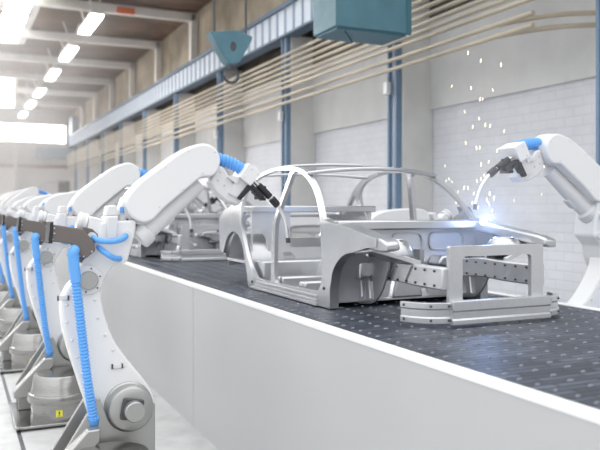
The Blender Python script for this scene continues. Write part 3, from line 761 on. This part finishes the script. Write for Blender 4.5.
# ------------------------------------------------------------------ sparks and arc
spk = [(4.373, 5.721, 3.943, 0.17, 1.03), (4.647, 5.881, 3.921, 0.17, 1.07), (4.514, 5.425, 3.793, -0.02, 1.08), (4.197, 5.734, 3.621, 0.28, 0.79), (4.348, 5.645, 3.602, -0.18, 0.94), (4.642, 5.697, 3.610, -0.34, 0.83), (4.377, 5.550, 3.487, 0.29, 1.02), (4.358, 5.490, 3.478, 0.21, 0.80), (4.333, 5.719, 3.390, -0.26, 0.75), (4.598, 5.846, 3.352, -0.20, 0.83), (4.566, 5.901, 3.276, 0.26, 0.85), (4.710, 5.891, 3.301, 0.03, 0.99), (4.461, 5.512, 3.242, 0.31, 0.99), (4.942, 5.893, 3.249, 0.28, 0.85), (4.247, 5.591, 3.085, -0.23, 0.80), (4.253, 5.443, 3.029, -0.14, 0.96), (4.264, 5.412, 3.030, 0.12, 0.87), (4.585, 5.565, 3.021, 0.22, 0.92), (4.403, 5.568, 2.891, -0.01, 1.00), (4.386, 5.439, 2.907, 0.33, 0.76), (4.610, 5.785, 2.803, 0.24, 0.76), (4.589, 5.804, 2.769, -0.09, 0.95), (4.237, 5.415, 2.732, -0.32, 0.81), (4.500, 5.888, 2.683, -0.21, 1.01), (4.558, 5.875, 2.630, 0.31, 0.87), (4.517, 5.587, 2.625, 0.02, 1.02), (4.467, 5.464, 2.582, 0.17, 1.03), (4.714, 5.840, 2.529, -0.32, 1.08), (4.381, 5.456, 2.563, -0.11, 0.96), (5.047, 5.869, 2.564, -0.11, 0.62), (5.404, 5.872, 2.632, 0.03, 0.62), (5.152, 5.566, 2.888, -0.13, 0.62), (3.995, 5.499, 2.749, -0.30, 0.62), (4.082, 5.484, 2.634, 0.13, 0.62), (4.328, 5.908, 2.739, -0.24, 0.62), (4.110, 5.434, 2.669, 0.34, 0.94), (4.034, 5.613, 2.871, -0.18, 0.62), (4.113, 5.707, 2.739, 0.23, 0.62), (4.174, 5.638, 2.537, -0.05, 0.62), (4.200, 5.438, 2.536, 0.29, 0.76), (4.438, 5.657, 2.500, 0.24, 0.80), (4.698, 5.776, 2.462, 0.31, 0.97)]
sp = MB(); sp.ball((0, 0, 0), .0044, 8, 6, (1, 1, 4.6)); sp0 = sp.build('spark', M['spark'])
for i, (x, y, z, tl, sz) in enumerate(spk):
    o = sp0 if i == 0 else sp0.copy()
    if i: COL.objects.link(o)
    o.location = (x, y, z); o.rotation_euler = (0, tl, 0); o.scale = (sz, sz, sz)
    tag(o, 'tiny glowing welding spark flying above the nearest car body', 'spark', 'welding sparks above the nearest car')
ax, ay, az = (4.499, 5.660, 2.360)
q = MB(); q.ball((0, 0, 0), .028, 16, 10); o = q.build('welding_arc', M['arc']); o.location = (ax, ay, az)
tag(o, 'white blue welding arc glowing at the torch tip on the cowl', 'arc')
l = bpy.data.lights.new('arc_light', 'POINT'); l.energy = 9; l.color = (.33, .52, 1.0); l.shadow_soft_size = .05
lo = bpy.data.objects.new('arc_light', l); lo.location = (ax, ay - .05, az + .03); COL.objects.link(lo)

# ------------------------------------------------------------------ air: welding smoke and hall haze
def vol(name, dens, col, aniso=0.0):
    m = bpy.data.materials.new(name); m.use_nodes = True; nt = m.node_tree; nt.nodes.clear()
    o = nt.nodes.new('ShaderNodeOutputMaterial'); v = nt.nodes.new('ShaderNodeVolumeScatter')
    v.inputs['Density'].default_value = dens; v.inputs['Color'].default_value = (*col, 1); v.inputs['Anisotropy'].default_value = aniso
    nt.links.new(v.outputs[0], o.inputs['Volume']); return m
q = MB(); q.box((-10, 22, .02), (5.6, 65.0, 10.3)); o = q.build('hall_haze', vol('thin haze', .022, (1, 1, 1)))
tag(o, 'thin bright haze filling the far end of the hall', 'haze', None, 'stuff')
sm = vol('thin smoke', .0, (1, 1, 1)); nt = sm.node_tree; vs_ = [n for n in nt.nodes if n.type == 'VOLUME_SCATTER'][0]
tc = nt.nodes.new('ShaderNodeTexCoord'); ln_ = nt.nodes.new('ShaderNodeVectorMath'); ln_.operation = 'LENGTH'
mr = nt.nodes.new('ShaderNodeMapRange'); mr.interpolation_type = 'SMOOTHSTEP'
mr.inputs['From Min'].default_value = 0; mr.inputs['From Max'].default_value = .78; mr.inputs['To Min'].default_value = .6; mr.inputs['To Max'].default_value = 0
nt.links.new(tc.outputs['Object'], ln_.inputs[0]); nt.links.new(ln_.outputs['Value'], mr.inputs['Value']); nt.links.new(mr.outputs[0], vs_.inputs['Density'])
q = MB(); q.ball((0, 0, 0), .8, 24, 16); o = q.build('welding_smoke', sm); o.location = (ax, ay, az + .1)
tag(o, 'faint blue lit welding smoke around the arc on the cowl', 'smoke', None, 'stuff')

# ------------------------------------------------------------------ light
w = bpy.data.worlds.new('hall daylight'); SC.world = w; w.use_nodes = True
bg = w.node_tree.nodes['Background']; bg.inputs[0].default_value = (0.97, 0.985, 1.0, 1); wn = w.node_tree; tc = wn.nodes.new('ShaderNodeTexCoord'); sp_ = wn.nodes.new('ShaderNodeSeparateXYZ'); mr = wn.nodes.new('ShaderNodeMapRange')
mr.inputs['From Min'].default_value = -0.15; mr.inputs['From Max'].default_value = 0.85; mr.inputs['To Min'].default_value = 0.55; mr.inputs['To Max'].default_value = 2.5
wn.links.new(tc.outputs['Generated'], sp_.inputs[0]); wn.links.new(sp_.outputs['Z'], mr.inputs['Value']); wn.links.new(mr.outputs[0], bg.inputs[1])

# ------------------------------------------------------------------ camera
cd = bpy.data.cameras.new('camera'); cam = bpy.data.objects.new('camera', cd); COL.objects.link(cam)
cam.location = (0, 0, 2.5); cam.rotation_euler = (PI / 2, 0, -math.atan(346 / 750))
cd.sensor_fit = 'HORIZONTAL'; cd.sensor_width = 36; cd.lens = 36 * 750 / 600; cd.shift_y = -18 / 600
cd.clip_end = 200; cd.dof.use_dof = True; cd.dof.focus_distance = 6.6; cd.dof.aperture_fstop = 1.4
SC.camera = cam
SC.view_settings.view_transform = 'Standard'; SC.view_settings.look = 'None'
SC.view_settings.gamma = 1.0; SC.view_settings.use_curve_mapping = False
SC.view_settings.exposure = -0.12
